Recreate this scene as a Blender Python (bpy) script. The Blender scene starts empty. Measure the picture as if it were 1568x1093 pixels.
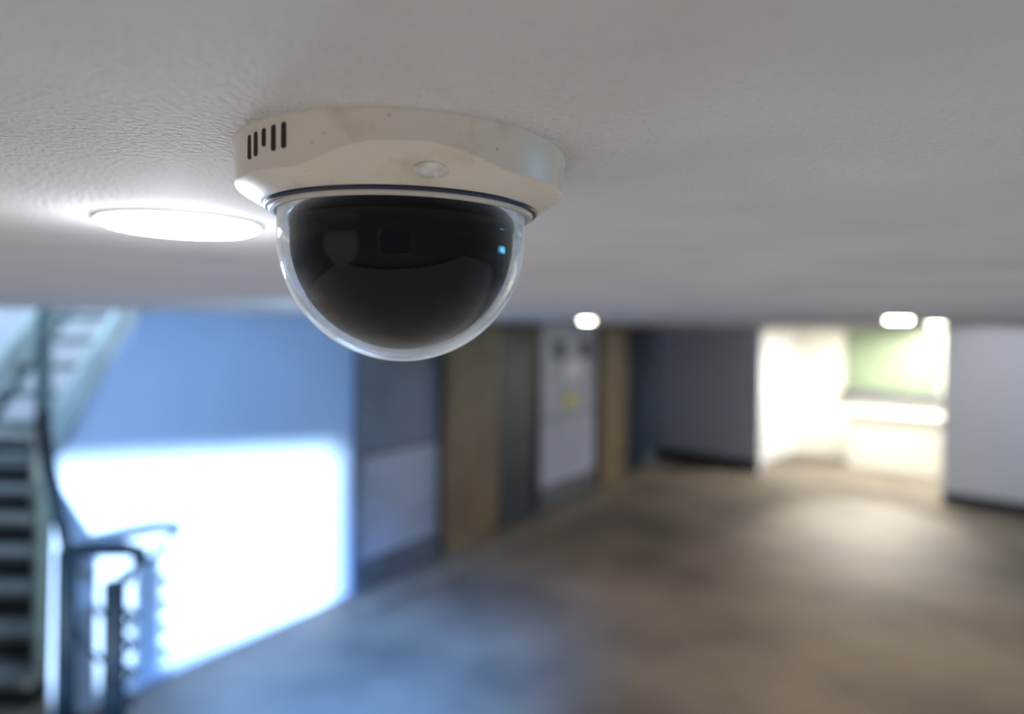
import bpy, bmesh, math, random
from mathutils import Vector, Matrix
random.seed(3)
scene = bpy.context.scene
scene.view_settings.view_transform = 'Standard'
COL = scene.collection

# ------------------------------------------------------------ materials
def mat(name, color, rough=0.6, var=0.0, vscale=3.0, bump=0.0, bscale=40.0, color2=None, spec=0.5,
        metallic=0.0, emit=None, estr=0.0, detail=4.0, bump2=None, ramp=(0.35, 0.65), coat=0.0, specks=None):
    m = bpy.data.materials.new(name); m.use_nodes = True
    nt = m.node_tree; b = nt.nodes['Principled BSDF']
    b.inputs['Roughness'].default_value = rough
    b.inputs['Metallic'].default_value = metallic
    b.inputs['Specular IOR Level'].default_value = spec
    b.inputs['Coat Weight'].default_value = coat
    tc = nt.nodes.new('ShaderNodeTexCoord')
    n = nt.nodes.new('ShaderNodeTexNoise'); n.inputs['Scale'].default_value = vscale
    n.inputs['Detail'].default_value = detail
    nt.links.new(tc.outputs['Object'], n.inputs['Vector'])
    r = nt.nodes.new('ShaderNodeValToRGB')
    c2 = color2 if color2 else tuple(max(0, c*(1-var)) for c in color)
    r.color_ramp.elements[0].position = ramp[0]; r.color_ramp.elements[0].color = (*c2, 1)
    r.color_ramp.elements[1].position = ramp[1]; r.color_ramp.elements[1].color = (*color, 1)
    nt.links.new(n.outputs['Fac'], r.inputs['Fac'])
    out = r.outputs['Color']
    if specks:
        n3 = nt.nodes.new('ShaderNodeTexNoise'); n3.inputs['Scale'].default_value = specks[0]; n3.inputs['Detail'].default_value = 2
        nt.links.new(tc.outputs['Object'], n3.inputs['Vector'])
        r3 = nt.nodes.new('ShaderNodeValToRGB')
        r3.color_ramp.elements[0].position = specks[1]; r3.color_ramp.elements[0].color = (1, 1, 1, 1)
        r3.color_ramp.elements[1].position = specks[1]+0.05; r3.color_ramp.elements[1].color = (*specks[2], 1)
        nt.links.new(n3.outputs['Fac'], r3.inputs['Fac'])
        mx = nt.nodes.new('ShaderNodeMix'); mx.data_type = 'RGBA'; mx.blend_type = 'MULTIPLY'; mx.inputs[0].default_value = 1
        nt.links.new(out, mx.inputs[6]); nt.links.new(r3.outputs['Color'], mx.inputs[7]); out = mx.outputs[2]
    nt.links.new(out, b.inputs['Base Color'])
    if bump > 0:
        n2 = nt.nodes.new('ShaderNodeTexNoise'); n2.inputs['Scale'].default_value = bscale
        n2.inputs['Detail'].default_value = 3.0
        nt.links.new(tc.outputs['Object'], n2.inputs['Vector'])
        bp = nt.nodes.new('ShaderNodeBump'); bp.inputs['Strength'].default_value = bump
        bp.inputs['Distance'].default_value = bump2 or 0.002
        nt.links.new(n2.outputs['Fac'], bp.inputs['Height'])
        nt.links.new(bp.outputs['Normal'], b.inputs['Normal'])
    if emit:
        b.inputs['Emission Color'].default_value = (*emit, 1)
        b.inputs['Emission Strength'].default_value = estr
    return m

M_ceil = mat('ceiling_textured_paint', (0.72, 0.70, 0.695), 0.75, 0.14, 4, bump=1.0, bscale=260, bump2=0.0036, specks=(45, 0.80, (0.7, 0.6, 0.5)))
M_floor = mat('worn_concrete_floor', (0.24, 0.198, 0.158), 0.68, color2=(0.088, 0.076, 0.066), vscale=0.9, bump=0.3, bscale=9, bump2=0.01, detail=6, spec=0.32, ramp=(0.28, 0.74))
M_blue = mat('pale_blue_wall', (0.46, 0.64, 0.92), 0.6, 0.06, 1.5)  # one even pale blue base colour for the stair-side wall
M_wall = mat('painted_wall', (0.60, 0.62, 0.73), 0.6, 0.08, 1.0)
M_wallw = mat('white_wall', (0.80, 0.80, 0.83), 0.6, 0.05, 1.0)
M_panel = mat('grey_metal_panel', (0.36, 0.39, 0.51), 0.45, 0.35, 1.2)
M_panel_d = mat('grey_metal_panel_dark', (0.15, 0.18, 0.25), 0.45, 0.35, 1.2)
M_brown = mat('tan_stone_pilaster', (0.20, 0.135, 0.08), 0.5, 0.25, 2.5)
M_dark = mat('dark_slate', (0.025, 0.036, 0.06), 0.45, 0.3, 3)
M_door = mat('light_door_paint', (0.46, 0.47, 0.60), 0.4, 0.12, 2)
M_base = mat('grey_skirting', (0.12, 0.125, 0.15), 0.5, 0.3, 4)
M_darkbase = mat('dark_skirting', (0.025, 0.022, 0.03), 0.5, 0.3, 4)
M_curb = mat('tan_floor_border', (0.22, 0.19, 0.155), 0.5, 0.3, 3)
M_green = mat('green_board', (0.22, 0.275, 0.185), 0.6, 0.12, 2)
M_cream = mat('cream_wall', (0.84, 0.83, 0.76), 0.6, 0.05, 1)
M_yellow = mat('yellow_sign', (0.65, 0.55, 0.22), 0.5, 0.1, 5)
M_white = mat('white_plastic', (0.80, 0.80, 0.85), 0.4, 0.04, 8)
M_rail = mat('dark_blue_rail_paint', (0.003, 0.010, 0.020), 0.6, 0.4, 8, spec=0.12)
M_steel = mat('grey_green_steel', (0.14, 0.20, 0.20), 0.45, 0.3, 4)
M_pale = mat('pale_green_stringer', (0.50, 0.58, 0.56), 0.5, 0.25, 3)
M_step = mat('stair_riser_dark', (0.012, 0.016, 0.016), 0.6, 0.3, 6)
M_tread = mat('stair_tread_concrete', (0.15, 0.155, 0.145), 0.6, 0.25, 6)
M_lampring = mat('lamp_trim_ring', (0.85, 0.78, 0.60), 0.4, 0.05, 10)
M_lamp = mat('lamp_opal_diffuser', (0.9, 0.9, 0.9), 0.5, 0.0, 3, emit=(1.0, 0.97, 0.90), estr=45)
M_lampfar = mat('lamp_opal_diffuser_warm', (0.9, 0.9, 0.9), 0.5, 0.0, 3, emit=(1.0, 0.92, 0.76), estr=60)
M_window = mat('frosted_window_daylight', (0.8, 0.9, 0.9), 0.5, 0.1, 3, emit=(0.72, 0.93, 1.0), estr=1.9)
M_window3 = mat('cyan_lit_window', (0.3, 0.7, 0.9), 0.5, 0.1, 3, emit=(0.15, 0.66, 1.0), estr=30)
M_lip = mat('dome_silver_lip', (0.62, 0.58, 0.52), 0.3, 0.15, 60)
M_gasket = mat('navy_gasket', (0.008, 0.012, 0.05), 0.3, 0.2, 30)
M_slot = mat('vent_slot_dark', (0.035, 0.022, 0.012), 0.8, 0.3, 60)
M_inner = mat('smoked_inner_liner', (0.006, 0.0042, 0.0034), 0.6, 0.3, 20, spec=0.0)
M_body = mat('cream_camera_housing', (0.73, 0.665, 0.565), 0.36, color2=(0.57, 0.48, 0.36), vscale=34, detail=9, bump=0.08, bscale=500, bump2=0.0004, ramp=(0.25, 0.45), specks=(210, 0.72, (0.45, 0.33, 0.22)))

def glass_mat():
    m = bpy.data.materials.new('clear_polycarbonate_dome'); m.use_nodes = True
    nt = m.node_tree; nt.nodes.clear()
    o = nt.nodes.new('ShaderNodeOutputMaterial')
    g = nt.nodes.new('ShaderNodeBsdfGlass'); g.inputs['IOR'].default_value = 1.22
    g.inputs['Roughness'].default_value = 0.03; g.inputs['Color'].default_value = (0.97, 0.99, 1, 1)
    tc = nt.nodes.new('ShaderNodeTexCoord')
    mp = nt.nodes.new('ShaderNodeMapping'); mp.inputs['Scale'].default_value = (22, 22, 70)
    nt.links.new(tc.outputs['Object'], mp.inputs['Vector'])
    n = nt.nodes.new('ShaderNodeTexNoise'); n.inputs['Scale'].default_value = 1.0; n.inputs['Detail'].default_value = 8
    nt.links.new(mp.outputs['Vector'], n.inputs['Vector'])
    cr = nt.nodes.new('ShaderNodeMapRange'); cr.inputs['From Min'].default_value = 0.3; cr.inputs['From Max'].default_value = 0.7
    cr.inputs['To Min'].default_value = 0.2; cr.inputs['To Max'].default_value = 1.0
    nt.links.new(n.outputs['Fac'], cr.inputs['Value'])
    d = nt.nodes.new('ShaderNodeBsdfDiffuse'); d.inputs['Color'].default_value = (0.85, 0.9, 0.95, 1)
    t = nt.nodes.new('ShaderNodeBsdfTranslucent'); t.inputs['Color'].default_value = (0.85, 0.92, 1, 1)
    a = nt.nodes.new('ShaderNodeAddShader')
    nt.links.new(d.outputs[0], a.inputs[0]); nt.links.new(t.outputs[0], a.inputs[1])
    lw = nt.nodes.new('ShaderNodeLayerWeight'); lw.inputs['Blend'].default_value = 0.5  # white layer by view angle paints the rim's refracted and reflected brightness
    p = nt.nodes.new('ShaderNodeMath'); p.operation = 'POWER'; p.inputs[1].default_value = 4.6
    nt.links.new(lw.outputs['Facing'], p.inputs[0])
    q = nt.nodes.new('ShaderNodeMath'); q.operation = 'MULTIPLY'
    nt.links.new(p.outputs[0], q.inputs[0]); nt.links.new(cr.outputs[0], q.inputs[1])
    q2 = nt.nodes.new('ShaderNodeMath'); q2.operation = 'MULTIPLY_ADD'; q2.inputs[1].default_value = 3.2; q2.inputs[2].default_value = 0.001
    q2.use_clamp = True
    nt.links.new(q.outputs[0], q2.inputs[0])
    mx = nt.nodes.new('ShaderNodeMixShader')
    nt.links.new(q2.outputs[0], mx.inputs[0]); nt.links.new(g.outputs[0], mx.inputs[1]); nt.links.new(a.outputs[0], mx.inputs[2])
    nt.links.new(mx.outputs[0], o.inputs['Surface'])
    return m
M_glass = glass_mat()

# ------------------------------------------------------------ mesh helpers
def new_obj(name, bm, mats, parent=None, smooth=False):
    me = bpy.data.meshes.new(name); bmesh.ops.recalc_face_normals(bm, faces=bm.faces)
    bm.to_mesh(me); bm.free()
    for m in (mats if isinstance(mats, (list, tuple)) else [mats]): me.materials.append(m)
    if smooth:
        for p in me.polygons: p.use_smooth = True
    ob = bpy.data.objects.new(name, me); COL.objects.link(ob)
    if parent: ob.parent = parent
    return ob

def add_prism(bm, pts, vec, mi=0):
    a = [bm.verts.new(p) for p in pts]; b = [bm.verts.new(Vector(p)+Vector(vec)) for p in pts]
    fs = [bm.faces.new(a), bm.faces.new(b[::-1])]
    n = len(pts)
    for i in range(n): fs.append(bm.faces.new((a[i], b[i], b[(i+1) % n], a[(i+1) % n])))
    for f in fs: f.material_index = mi

class Frame:
    def __init__(s, o, u, n): s.o = Vector(o); s.u = Vector(u).normalized(); s.n = Vector(n).normalized()
    def p(s, l, d, z):
        v = s.o + s.u*l + s.n*d; return Vector((v.x, v.y, z))
    def box(s, bm, l0, l1, d0, d1, z0, z1, mi=0):
        add_prism(bm, [s.p(l0, d0, z0), s.p(l1, d0, z0), s.p(l1, d1, z0), s.p(l0, d1, z0)], (0, 0, z1-z0), mi)
XY = Frame((0, 0), (1, 0), (0, 1))
def fbox(name, fr, dims, m, parent=None, bevel=0):
    bm = bmesh.new(); fr.box(bm, *dims)
    ob = new_obj(name, bm, m, parent)
    if bevel:
        md = ob.modifiers.new('bevel', 'BEVEL'); md.width = bevel; md.segments = 2
    return ob
def empty(name, loc=(0, 0, 0)):
    e = bpy.data.objects.new(name, None); e.location = loc; e.empty_display_size = 0.1; COL.objects.link(e); return e
def attach(ob, par):
    ob.parent = par; ob.matrix_parent_inverse = Matrix.Translation(-par.location); return ob

def tube(bm, pts, r, seg=10, mi=0):
    pts = [Vector(p) for p in pts]; rings = []
    for i, p in enumerate(pts):
        if i == 0: t = pts[1]-p
        elif i == len(pts)-1: t = p-pts[-2]
        else: t = (pts[i+1]-p).normalized()+(p-pts[i-1]).normalized()
        t.normalize()
        up = Vector((0, 0, 1)) if abs(t.z) < 0.9 else Vector((1, 0, 0))
        x = t.cross(up).normalized(); y = t.cross(x).normalized()
        rings.append([bm.verts.new(p+x*r*math.cos(a)+y*r*math.sin(a)) for a in [2*math.pi*k/seg for k in range(seg)]])
    for a, b in zip(rings, rings[1:]):
        for k in range(seg):
            f = bm.faces.new((a[k], a[(k+1) % seg], b[(k+1) % seg], b[k])); f.material_index = mi; f.smooth = True
    bm.faces.new(rings[0]).material_index = mi; bm.faces.new(rings[-1][::-1]).material_index = mi

def lathe(bm, prof, c, seg=96, mi=0, closed=False):
    rings = []
    for r, z in prof:
        if r < 1e-6: rings.append([bm.verts.new((c[0], c[1], z))])
        else: rings.append([bm.verts.new((c[0]+r*math.cos(2*math.pi*k/seg), c[1]+r*math.sin(2*math.pi*k/seg), z)) for k in range(seg)])
    prs = list(zip(rings, rings[1:]))
    if closed: prs.append((rings[-1], rings[0]))
    for a, b in prs:
        for k in range(seg):
            k2 = (k+1) % seg
            if len(a) == 1 and len(b) == 1: continue
            if len(a) == 1: f = bm.faces.new((a[0], b[k], b[k2]))
            elif len(b) == 1: f = bm.faces.new((a[k], a[k2], b[0]))
            else: f = bm.faces.new((a[k], a[k2], b[k2], b[k]))
            f.material_index = mi; f.smooth = True

H = 2.5            # ceiling height
CZ = 2.405         # camera height
HW = H-0.006
# ------------------------------------------------------------ frames
L = Frame((-1.42, 6.2), (0.5252, 0.8509), (0.8509, -0.5252))   # lobby wall, n = into lobby
R = Frame((2.75, 13.2), (0.719, -0.695), (-0.695, -0.719))     # far right wall, n = into lobby
LEN_L = 8.15

# floor
bm = bmesh.new()
XY.box(bm, -5.2, 11.5, -3.6, 17.5, -0.1, 0)
new_obj('floor', bm, M_floor)
# ceiling with stairwell void
Lc = L.p(LEN_L, 0, H)
pts = [(-5.2, -3.6, H), (11.5, -3.6, H), (11.5, 17.5, H), (2.9, 17.5, H), (Lc.x-0.1, Lc.y+.05, H),
       tuple(L.p(-1.8, -0.1, H)), tuple(L.p(-2.45, -0.1, H)), (-5.2, 4.02, H)]
bm = bmesh.new(); add_prism(bm, pts, (0, 0, 0.2)); new_obj('ceiling', bm, M_ceil)

# lobby wall: left blue section with diagonal stair cut
bm = bmesh.new()
add_prism(bm, [L.p(-2.46, 0, 0), L.p(0.0, 0, 0), L.p(0.0, 0, H), L.p(-1.92, 0, H), L.p(-2.44, 0, 1.58)], (L.n*-0.1).to_3d())
new_obj('wall_stair_side', bm, M_blue)
fbox('wall_left', L, (0.0, LEN_L, -0.1, 0, 0, H), M_wall)
fbox('trim_1', L, (-0.02, 0.05, 0.001, 0.04, 0, HW), M_panel_d)
def child(name, dims, m, par, fr=L, bevel=0.004):
    return attach(fbox(name, fr, dims, m, None, bevel), par)
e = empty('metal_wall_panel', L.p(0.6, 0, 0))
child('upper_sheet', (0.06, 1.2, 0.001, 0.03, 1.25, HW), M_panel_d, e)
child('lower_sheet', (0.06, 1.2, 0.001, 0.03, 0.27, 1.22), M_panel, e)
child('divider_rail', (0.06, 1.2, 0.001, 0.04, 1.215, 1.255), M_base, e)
fbox('stone_pilaster', L, (1.23, 2.2, 0.001, 0.14, 0.0, HW), M_brown, bevel=0.01)
e = empty('dark_door_recess', L.p(2.7, 0, 0))
child('frame_post', (2.21, 2.5, 0.001, 0.10, 0.0, HW), M_dark, e)
child('door_leaf', (2.5, 3.28, 0.001, 0.05, 0.0, HW), M_dark, e)
child('top_band', (2.5, 3.28, 0.05, 0.09, 2.2, HW), M_darkbase, e)
e = empty('elevator_door', L.p(4.2, 0, 0))
child('upper_leaf', (3.3, 5.1, 0.001, 0.05, 1.22, HW), M_door, e)
child('lower_leaf', (3.3, 5.1, 0.001, 0.05, 0.30, 1.2), M_door, e)
child('mid_line', (3.3, 5.1, 0.001, 0.06, 1.195, 1.225), M_base, e)
child('skirting', (3.3, 5.1, 0.001, 0.07, 0.0, 0.29), M_base, e)
child('jamb', (3.24, 3.32, 0.001, 0.09, 0, HW), M_dark, e)
child('number_plate_1', (3.7, 4.05, 0.05, 0.07, 2.0, 2.28), M_dark, e)
child('number_plate_2', (4.55, 4.9, 0.05, 0.07, 2.0, 2.28), M_dark, e)
child('white_notice', (4.0, 4.55, 0.05, 0.075, 1.72, 2.0), M_white, e)
child('yellow_notice', (4.0, 4.4, 0.05, 0.075, 1.30, 1.54), M_yellow, e)
fbox('stone_pilaster.001', L, (5.13, 6.1, 0.001, 0.14, 0.0, HW), M_brown, bevel=0.01)
e = empty('slate_wall_cladding', L.p(6.6, 0, 0))
child('slate_panel', (6.11, 7.2, 0.001, 0.06, 0.0, HW), M_dark, e)
child('grey_panel', (7.2, 8.0, 0.001, 0.04, 0.15, HW), M_panel_d, e)
fbox('baseboard_left', L, (0.06, 1.22, 0.001, 0.06, 0.0, 0.26), M_base, bevel=0.005)
fbox('trim_2', L, (-0.2, 8.05, 0.15, 0.48, 0.0, 0.03), M_curb, bevel=0.005)

# right wall with doorway
s0, s1, sE = 1.526*1.39, 3.475*1.39, 8.9
fbox('wall_right', R, (0, s0, -0.12, 0, 0, H), M_wall)
fbox('wall_right.001', R, (s1, sE, -0.12, 0, 0, H), M_wallw)
fbox('baseboard_right', R, (0.06, s0-0.02, 0, 0.03, 0, 0.20), M_darkbase, bevel=0.004)
fbox('baseboard_right.001', R, (s1+0.02, sE-0.2, 0, 0.03, 0, 0.16), M_darkbase, bevel=0.004)
fbox('wall_back_room', R, (-0.5, 8.0, -2.7, -2.6, 0, H), M_cream)
fbox('wall_back_room_left', R, (s0-0.5, s0-0.4, -2.6, -0.12, 0, H), M_wallw)
fbox('wall_back_room_right', R, (7.5, 7.6, -2.6, -0.12, 0, H), M_cream)
e = empty('green_board', R.p(3.4, -2.6, 1.5))
child('board_face', (2.66, 4.25, -2.599, -2.56, 1.36, HW), M_green, e, R)
child('board_ledge', (2.6, 4.3, -2.599, -2.45, 1.20, 1.34), M_base, e, R)
e = empty('reception_counter', R.p(3.6, -2.0, 0))
child('counter_top', (2.9, 4.9, -2.3, -1.75, 0.98, 1.03), M_cream, e, R)
child('counter_front', (2.95, 4.85, -2.25, -1.85, 0.0, 0.98), M_cream, e, R)

# other enclosing walls
fbox('wall_west', XY, (-5.2, -5.1, -3.6, 9.5, 0, 5.2), M_wall)
fbox('wall_east', XY, (9.0, 9.1, -3.6, 7.3, 0, H), M_wallw)
e = empty('window_3', (8.97, 4.2, 2.1))
child('pane', (8.96, 8.99, 3.6, 4.8, 1.85, 2.40), M_window3, e, XY)
child('mullion', (8.93, 8.99, 4.17, 4.23, 1.82, 2.43), M_white, e, XY)
WX0, WX1, WZ0, WZ1 = -0.95, 1.0, 1.08, 2.48
bm = bmesh.new()
XY.box(bm, -5.2, WX0, -3.6, -3.5, 0, H); XY.box(bm, WX1, 9.1, -3.6, -3.5, 0, H)
XY.box(bm, WX0, WX1, -3.6, -3.5, 0, WZ0); XY.box(bm, WX0, WX1, -3.6, -3.5, WZ1, H)
new_obj('wall_behind', bm, M_wallw)
bm = bmesh.new()
for a in (WX0, WX1-0.04): XY.box(bm, a, a+0.04, -3.58, -3.5, WZ0, WZ1)
new_obj('window_1', bm, M_white)

# stairwell shell
fbox('wall_stairwell_upper', XY, (-5.2, -1.0, 3.9, 4.02, H+0.2, 5.2), M_wallw)
fbox('wall_stairwell_back', XY, (-5.2, 0.3, 9.4, 9.5, 0, 5.2), M_wallw)
fbox('ceiling_stairwell', XY, (-5.2, 2.2, 3.9, 9.5, 5.2, 5.3), M_ceil)
e = empty('window_2', (-4, 9.3, 2))
child('pane', (-5.0, -2.2, 9.34, 9.38, 1.2, 3.6), M_window, e, XY)
for i, x in enumerate((-5.03, -4.1, -3.15, -2.2)):
    child('mullion_%d' % (i+1), (x-0.03, x+0.03, 9.30, 9.4, 1.15, 3.65), M_steel, e, XY)
child('sill', (-5.05, -2.15, 9.25, 9.4, 1.12, 1.2), M_steel, e, XY)

# staircase: lower flight, landing, upper flight stringers
st = empty('staircase', (-3.9, 4.3, 0))
bm = bmesh.new(); n = 8
for i in range(n):
    y = 4.3+0.28*i; z = 0.17*(i+1)
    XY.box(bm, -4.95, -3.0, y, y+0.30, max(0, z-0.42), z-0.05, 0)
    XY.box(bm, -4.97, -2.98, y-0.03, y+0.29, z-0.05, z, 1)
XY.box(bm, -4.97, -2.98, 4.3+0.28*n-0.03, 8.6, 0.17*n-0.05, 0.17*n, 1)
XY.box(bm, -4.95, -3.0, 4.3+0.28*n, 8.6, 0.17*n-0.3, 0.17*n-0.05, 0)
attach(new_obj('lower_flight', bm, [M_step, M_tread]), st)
bm = bmesh.new()
for x, hh in ((-3.12, 0.30), (-3.75, 0.30)):
    add_prism(bm, [(x, 4.45, 1.38), (x, 6.6, 3.42), (x, 6.6, 3.42+hh), (x, 4.45, 1.38+hh)], (0.05, 0, 0), 1)
    tube(bm, [(x, 4.45, 1.25), (x, 6.6, 3.29)], 0.03, mi=0)
for i in range(10):
    y = 4.5+0.2*i; z = 1.5+0.19*i
    XY.box(bm, -3.72, -3.12, y, y+0.12, z, z+0.04, 0)
tube(bm, [(-3.08, 4.5, 0.0), (-3.08, 4.5, 3.4)], 0.05, mi=0)
attach(new_obj('upper_flight', bm, [M_steel, M_pale]), st)
bm = bmesh.new()
A = (-2.56, 3.95); B = (-2.24, 3.88)
tube(bm, [(-2.95, 4.3, 1.85), (-2.78, 4.12, 1.50), (A[0]-.02, 3.97, 1.14), (A[0], A[1], 1.09)], 0.038)
tube(bm, [(A[0], A[1], 0), (A[0], A[1], 1.10)], 0.055)
tube(bm, [(A[0], A[1], 1.09), (-2.4, 3.93, 1.115), (-2.2, 3.9, 1.13), (-2.1, 3.88, 1.12), (-2.1, 3.88, 1.07), (-2.17, 3.88, 0.98), (B[0], B[1], 0.88), (B[0], B[1], 0.7)], 0.046)
tube(bm, [(B[0], B[1], 0), (B[0], B[1], 0.95)], 0.062)
def scroll(cx, cy, cz, r):
    pts = []
    for k in range(26):
        a = k/25*math.pi*3.2; rr = r*(1-0.7*k/25)
        pts.append((cx+rr*math.cos(a), cy, cz+rr*math.sin(a)))
    tube(bm, pts, 0.014, 8)
for k in range(5):
    scroll(B[0]+0.07, B[1], 0.10+0.16*k, 0.055)
tube(bm, [(A[0], A[1], 0.12), (B[0], B[1], 0.12)], 0.014)
tube(bm, [(A[0], A[1], 0.75), (-2.42, 3.92, 0.55), (B[0], B[1], 0.45)], 0.016)
new_obj('ornate_stair_railing', bm, M_rail)

# ------------------------------------------------------------ downlights
def downlight(name, x, y, r, m, drop=0.006):
    bm = bmesh.new()
    lathe(bm, [(r*1.05, H), (r*1.05, H-0.0025), (r*1.0, H-0.003), (r*1.0, H)], (x, y), 64, 0)
    lathe(bm, [(r*0.995, H-0.001), (r*0.99, H-drop*0.6), (r*0.9, H-drop), (0, H-drop*1.1)], (x, y), 64, 1)
    return new_obj(name, bm, [M_lampring, m])
downlight('recessed_downlight', -0.304, 0.624, 0.066, M_lamp)
downlight('recessed_downlight.001', 0.66, 6.05, 0.055, M_lampfar, 0.010)
downlight('recessed_downlight.002', 2.35, 4.15, 0.065, M_lampfar, 0.012)
downlight('recessed_downlight.003', 3.6, 5.8, 0.06, M_lampfar, 0.007)

# ------------------------------------------------------------ dome camera
D = 0.40; az = math.radians(-9.1)
cx, cy = D*math.sin(az), D*math.cos(az)
cam_e = empty('security_dome_camera', (cx, cy, H))
def adopt(ob): return attach(ob, cam_e)
toCam = math.atan2(-cy, -cx)
def lerp_tab(tab, x):
    for (a, va), (b, vb) in zip(tab, tab[1:]):
        if a <= x <= b:
            t = (x-a)/(b-a); t = 0.5*t+0.5*t*t*(3-2*t); return va+(vb-va)*t
    return tab[-1][1]
crease = [(-180, .190), (-90, .187), (-50, .182), (-29, .178), (-13, .198), (-8, .202), (6, .204), (12, .200), (30, .183), (60, .186), (90, .190), (180, .190)]
def Rw(th):
    c = max(0, math.cos(math.radians(th)))
    return 0.0908+0.0106*c*c
bm = bmesh.new(); N = 240; rings = []
def ringpts(fr, fz):
    out = []
    for k in range(N):
        th = -180+360*k/N
        a = toCam + math.radians(th)
        r = fr(th); z = fz(th)
        out.append(bm.verts.new((cx+r*math.cos(a), cy+r*math.sin(a), z)))
    return out
zc = lambda th: CZ+D*lerp_tab(crease, th)
zr = CZ+D*0.167
levels = [
 (lambda t: Rw(t)+0.0012, lambda t: H),
 (lambda t: Rw(t)+0.0012, lambda t: H-0.0012),
 (lambda t: Rw(t), lambda t: H-0.0022),
 (lambda t: Rw(t)-0.0004, lambda t: zc(t)+0.0008),
 (lambda t: Rw(t)-0.0006, lambda t: zc(t)+0.0003),
 (lambda t: Rw(t)-0.0010, lambda t: zc(t)-0.0002),
 (lambda t: 0.0785, lambda t: zr+0.0012),
 (lambda t: 0.0772, lambda t: zr+0.0004),
 (lambda t: 0.0762, lambda t: zr+0.0006),
 (lambda t: 0.070, lambda t: zr+0.0010),
]
for fr, fz in levels: rings.append(ringpts(fr, fz))
for a, b in zip(rings, rings[1:]):
    for k in range(N):
        f = bm.faces.new((a[k], a[(k+1) % N], b[(k+1) % N], b[k])); f.smooth = True
adopt(new_obj('housing_base', bm, M_body))
bm = bmesh.new(); lathe(bm, [(0.0765, zr+0.002), (0.0768, zr-0.0002), (0.0758, zr-0.0014), (0.0740, zr-0.0014), (0.0735, zr+0.002)], (cx, cy), 160)
adopt(new_obj('gasket_ring', bm, M_gasket))
bm = bmesh.new(); lathe(bm, [(0.0742, zr+0.001), (0.0745, zr-0.0016), (0.0735, zr-0.0032), (0.0712, zr-0.0035), (0.0700, zr-0.002), (0.070, zr+0.002)], (cx, cy), 160)
adopt(new_obj('lip_ring', bm, M_lip))
ro = 0.0697; ri = 0.0672; zs = CZ+D*0.128
prof = [(ro, zr)]
for k in range(0, 41):
    a = math.pi/2*k/40; prof.append((ro*math.cos(a) if k < 40 else 0, zs-ro*math.sin(a)))
profi = [(ri*math.cos(math.pi/2*k/40) if k < 40 else 0, zs-ri*math.sin(math.pi/2*k/40)) for k in range(40, -1, -1)]+[(ri, zr)]
bm = bmesh.new()
lathe(bm, prof, (cx, cy), 128); lathe(bm, profi, (cx, cy), 128)
lathe(bm, [(ro, zr), (ri, zr)], (cx, cy), 128)
bmesh.ops.remove_doubles(bm, verts=bm.verts, dist=1e-6)
adopt(new_obj('clear_dome', bm, M_glass, smooth=True))
rb = 0.0630
bm = bmesh.new()
lathe(bm, [(0, zr+0.0015), (0.0700, zr+0.0012), (rb, zr-0.001)]+[(rb*math.cos(math.pi/2*k/32) if k < 32 else 0, zs-rb*math.sin(math.pi/2*k/32)) for k in range(33)], (cx, cy), 96)
adopt(new_obj('smoked_liner', bm, M_inner))
bm = bmesh.new()
for i, th in enumerate((-33, -37, -41.3, -45.5, -49.5)):
    a = toCam+math.radians(th); r = Rw(th)
    er = Vector((math.cos(a), math.sin(a), 0)); et = Vector((-math.sin(a), math.cos(a), 0))
    z1 = H-0.0032-(0.0003*i); z0 = z1-(0.0118, 0.0118, 0.0085, 0.0115, 0.0115)[i]; w = 0.00135
    pts = []
    for k in range(9): b = math.pi*k/8; pts.append(er*(r-0.002)+et*w*math.cos(b)+Vector((0, 0, z1-w+w*math.sin(b))))
    for k in range(9): b = math.pi+math.pi*k/8; pts.append(er*(r-0.002)+et*w*math.cos(b)+Vector((0, 0, z0+w+w*math.sin(b))))
    pts = [p+Vector((cx, cy, 0)) for p in pts]
    add_prism(bm, pts, er*0.0023)
adopt(new_obj('vent_slots', bm, M_slot))
th = 8; a = toCam+math.radians(th)
er = Vector((math.cos(a), math.sin(a), 0)); et = Vector((-math.sin(a), math.cos(a), 0))
p_out = Vector((cx, cy, 0))+er*(Rw(th)-0.0010)+Vector((0, 0, zc(th)-0.0002)); p_in = Vector((cx, cy, 0))+er*0.0785+Vector((0, 0, zr+0.0012))
sl = (p_out-p_in); nrm = et.cross(sl).normalized()
if nrm.z > 0: nrm = -nrm
sn = sl.normalized(); c0 = p_in.lerp(p_out, 0.38)
bm = bmesh.new(); prev = None
for (sc, hgt) in ((1.0, -0.0005), (0.97, 0.0004), (0.85, 0.0006), (0.8, 0.0002), (0.0, 0.0003)):
    if sc == 0: v = bm.verts.new(c0+nrm*hgt); [bm.faces.new((prev[k], prev[(k+1) % 40], v)) for k in range(40)]; break
    ring = [bm.verts.new(c0+et*0.0085*sc*math.cos(2*math.pi*k/40)+sn*0.0055*sc*math.sin(2*math.pi*k/40)+nrm*hgt) for k in range(40)]
    if prev:
        for k in range(40): bm.faces.new((prev[k], prev[(k+1) % 40], ring[(k+1) % 40], ring[k])).smooth = True
    prev = ring
adopt(new_obj('lock_cover', bm, mat('lock_cover_plastic', (0.80, 0.78, 0.74), 0.15, 0.4, 150, coat=0.5)))

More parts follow.
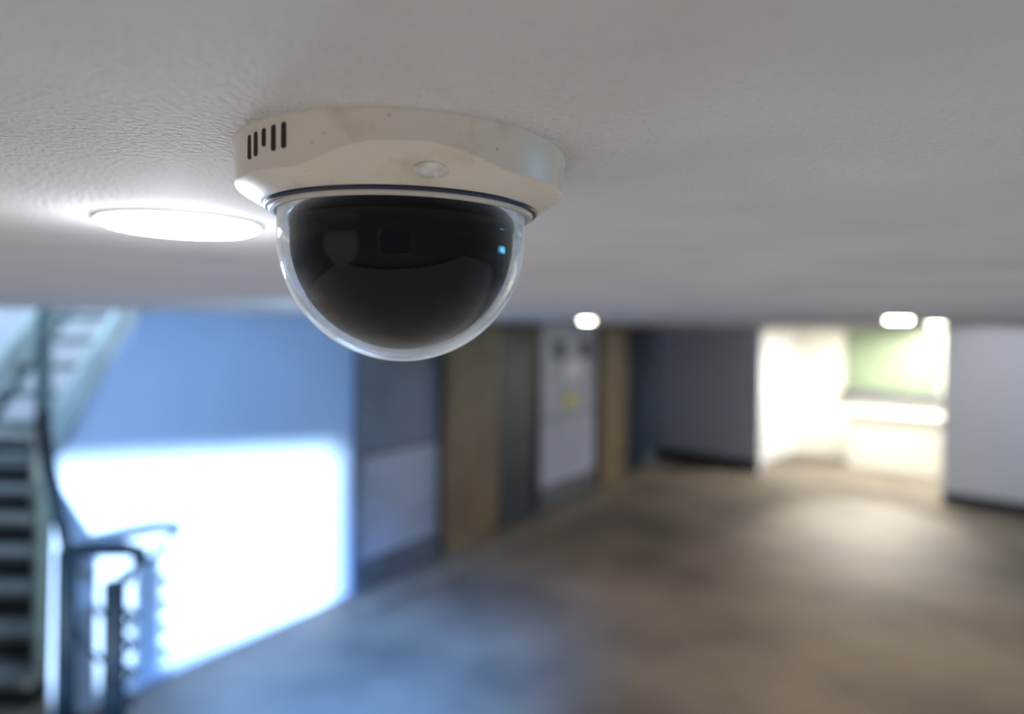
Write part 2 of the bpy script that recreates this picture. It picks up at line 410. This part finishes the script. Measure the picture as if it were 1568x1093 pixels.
# ------------------------------------------------------------ lights
def area(name, loc, target, sx, sy, power, col, spread=math.pi):
    l = bpy.data.lights.new(name, 'AREA'); l.shape = 'RECTANGLE'; l.size = sx; l.size_y = sy
    l.energy = power; l.color = col; l.spread = spread
    o = bpy.data.objects.new(name, l); COL.objects.link(o); o.location = loc
    if target: o.rotation_euler = (Vector(target)-Vector(loc)).to_track_quat('-Z', 'Y').to_euler()
    else: o.rotation_euler = (math.pi, 0, 0)      # facing straight up
    return o
def spot(name, loc, power, col, ang=150, r=0.07, blend=0.6, target=None):
    l = bpy.data.lights.new(name, 'SPOT'); l.energy = power; l.color = col; l.spot_size = math.radians(ang)
    l.spot_blend = blend; l.shadow_soft_size = r
    o = bpy.data.objects.new(name, l); COL.objects.link(o); o.location = loc
    if target: o.rotation_euler = (Vector(target)-Vector(loc)).to_track_quat('-Z', 'Y').to_euler()
    return o
s = bpy.data.lights.new('daylight_sun', 'SUN'); s.energy = 20; s.angle = math.radians(2.0); s.color = (0.84, 0.93, 1.0)
so = bpy.data.objects.new('daylight_sun', s); COL.objects.link(so); so.location = (1, -6, 4)
so.rotation_euler = Vector((-0.25, 0.96, -0.115)).to_track_quat('-Z', 'Y').to_euler()

W = (1.0, 0.80, 0.58)
spot('downlight_bulb_1', (0.66, 6.05, H-0.05), 26, W)
spot('downlight_bulb_2', (2.35, 4.15, H-0.05), 115, W)
spot('downlight_bulb_3', (3.6, 5.8, H-0.05), 65, W)
spot('added_right_wall_fill', (5.2, 7.6, H-0.05), 75, (0.95, 0.94, 1.0), 120, 0.07, 0.8, tuple(R.p(6.2, 0, 1.2)))  # added spot without a fixture, brightens the wall right of the doorway
pl = bpy.data.lights.new('downlight_bulb_near', 'POINT'); pl.energy = 1.0; pl.color = (0.86, 0.93, 1.0); pl.shadow_soft_size = 0.02
po = bpy.data.objects.new('downlight_bulb_near', pl); COL.objects.link(po); po.location = (-0.304, 0.624, H-0.06)
area('office_ceiling_light', tuple(R.p(3.9, -1.3, H-0.03)), tuple(R.p(3.9, -1.3, 0)), 2.5, 1.6, 250, (1.0, 0.97, 0.85))
spot('office_door_spill', tuple(R.p(3.6, -0.9, 2.35)), 1000, (1.0, 0.94, 0.86), 42, 0.15, 0.9, tuple(R.p(4.4, 2.0, 0)))
area('stairwell_daylight', (-3.9, 6.2, 4.6), (-2.4, 4.0, 0.5), 1.6, 1.6, 160, (0.45, 0.72, 1.0))
spot('added_blue_wall_fill', (-0.6, 2.2, H-0.06), 200, (0.38, 0.64, 1.0), 95, 0.08, 0.8, (-2.1, 4.9, 0.6))  # unseen blue fill added to tint the stair-side wall
spot('added_blue_floor_fill', (-1.0, 3.6, H-0.06), 820, (0.04, 0.32, 1.0), 74, 0.08, 1.0, (-0.95, 4.8, 0.0))  # unseen blue fill added to colour the floor on the left
area('added_upfill_warm', (-1.5, -0.3, 0.12), None, 7.0, 5.8, 62, (1.0, 0.92, 0.84))  # added upward fill low over the floor, lights ceiling and housing
area('added_upfill_cool', (5.4, -0.3, 0.12), None, 6.8, 5.8, 58, (0.78, 0.85, 1.0))  # added cool upward fill for the ceiling on the right, out of view
spot('added_warm_key', (-1.5, -0.9, 2.2), 8, (1.0, 0.86, 0.66), 60, 0.6, 1.0, (cx, cy, 2.47))  # spot added to brighten the left of the housing, no fixture there

w = bpy.data.worlds.new('World'); scene.world = w; w.use_nodes = True
w.node_tree.nodes['Background'].inputs[0].default_value = (0.55, 0.75, 1.0, 1)
w.node_tree.nodes['Background'].inputs[1].default_value = 0.25

# ------------------------------------------------------------ camera
c = bpy.data.cameras.new('photo_camera'); c.lens = 24; c.sensor_width = 36; c.sensor_fit = 'HORIZONTAL'
c.shift_y = -41/1568; c.clip_start = 0.02
c.dof.use_dof = True; c.dof.focus_distance = 0.345; c.dof.aperture_fstop = 2.6
co = bpy.data.objects.new('photo_camera', c); COL.objects.link(co)
co.location = (0, 0, CZ); co.rotation_euler = (math.radians(90), math.radians(-0.7), 0)
scene.camera = co
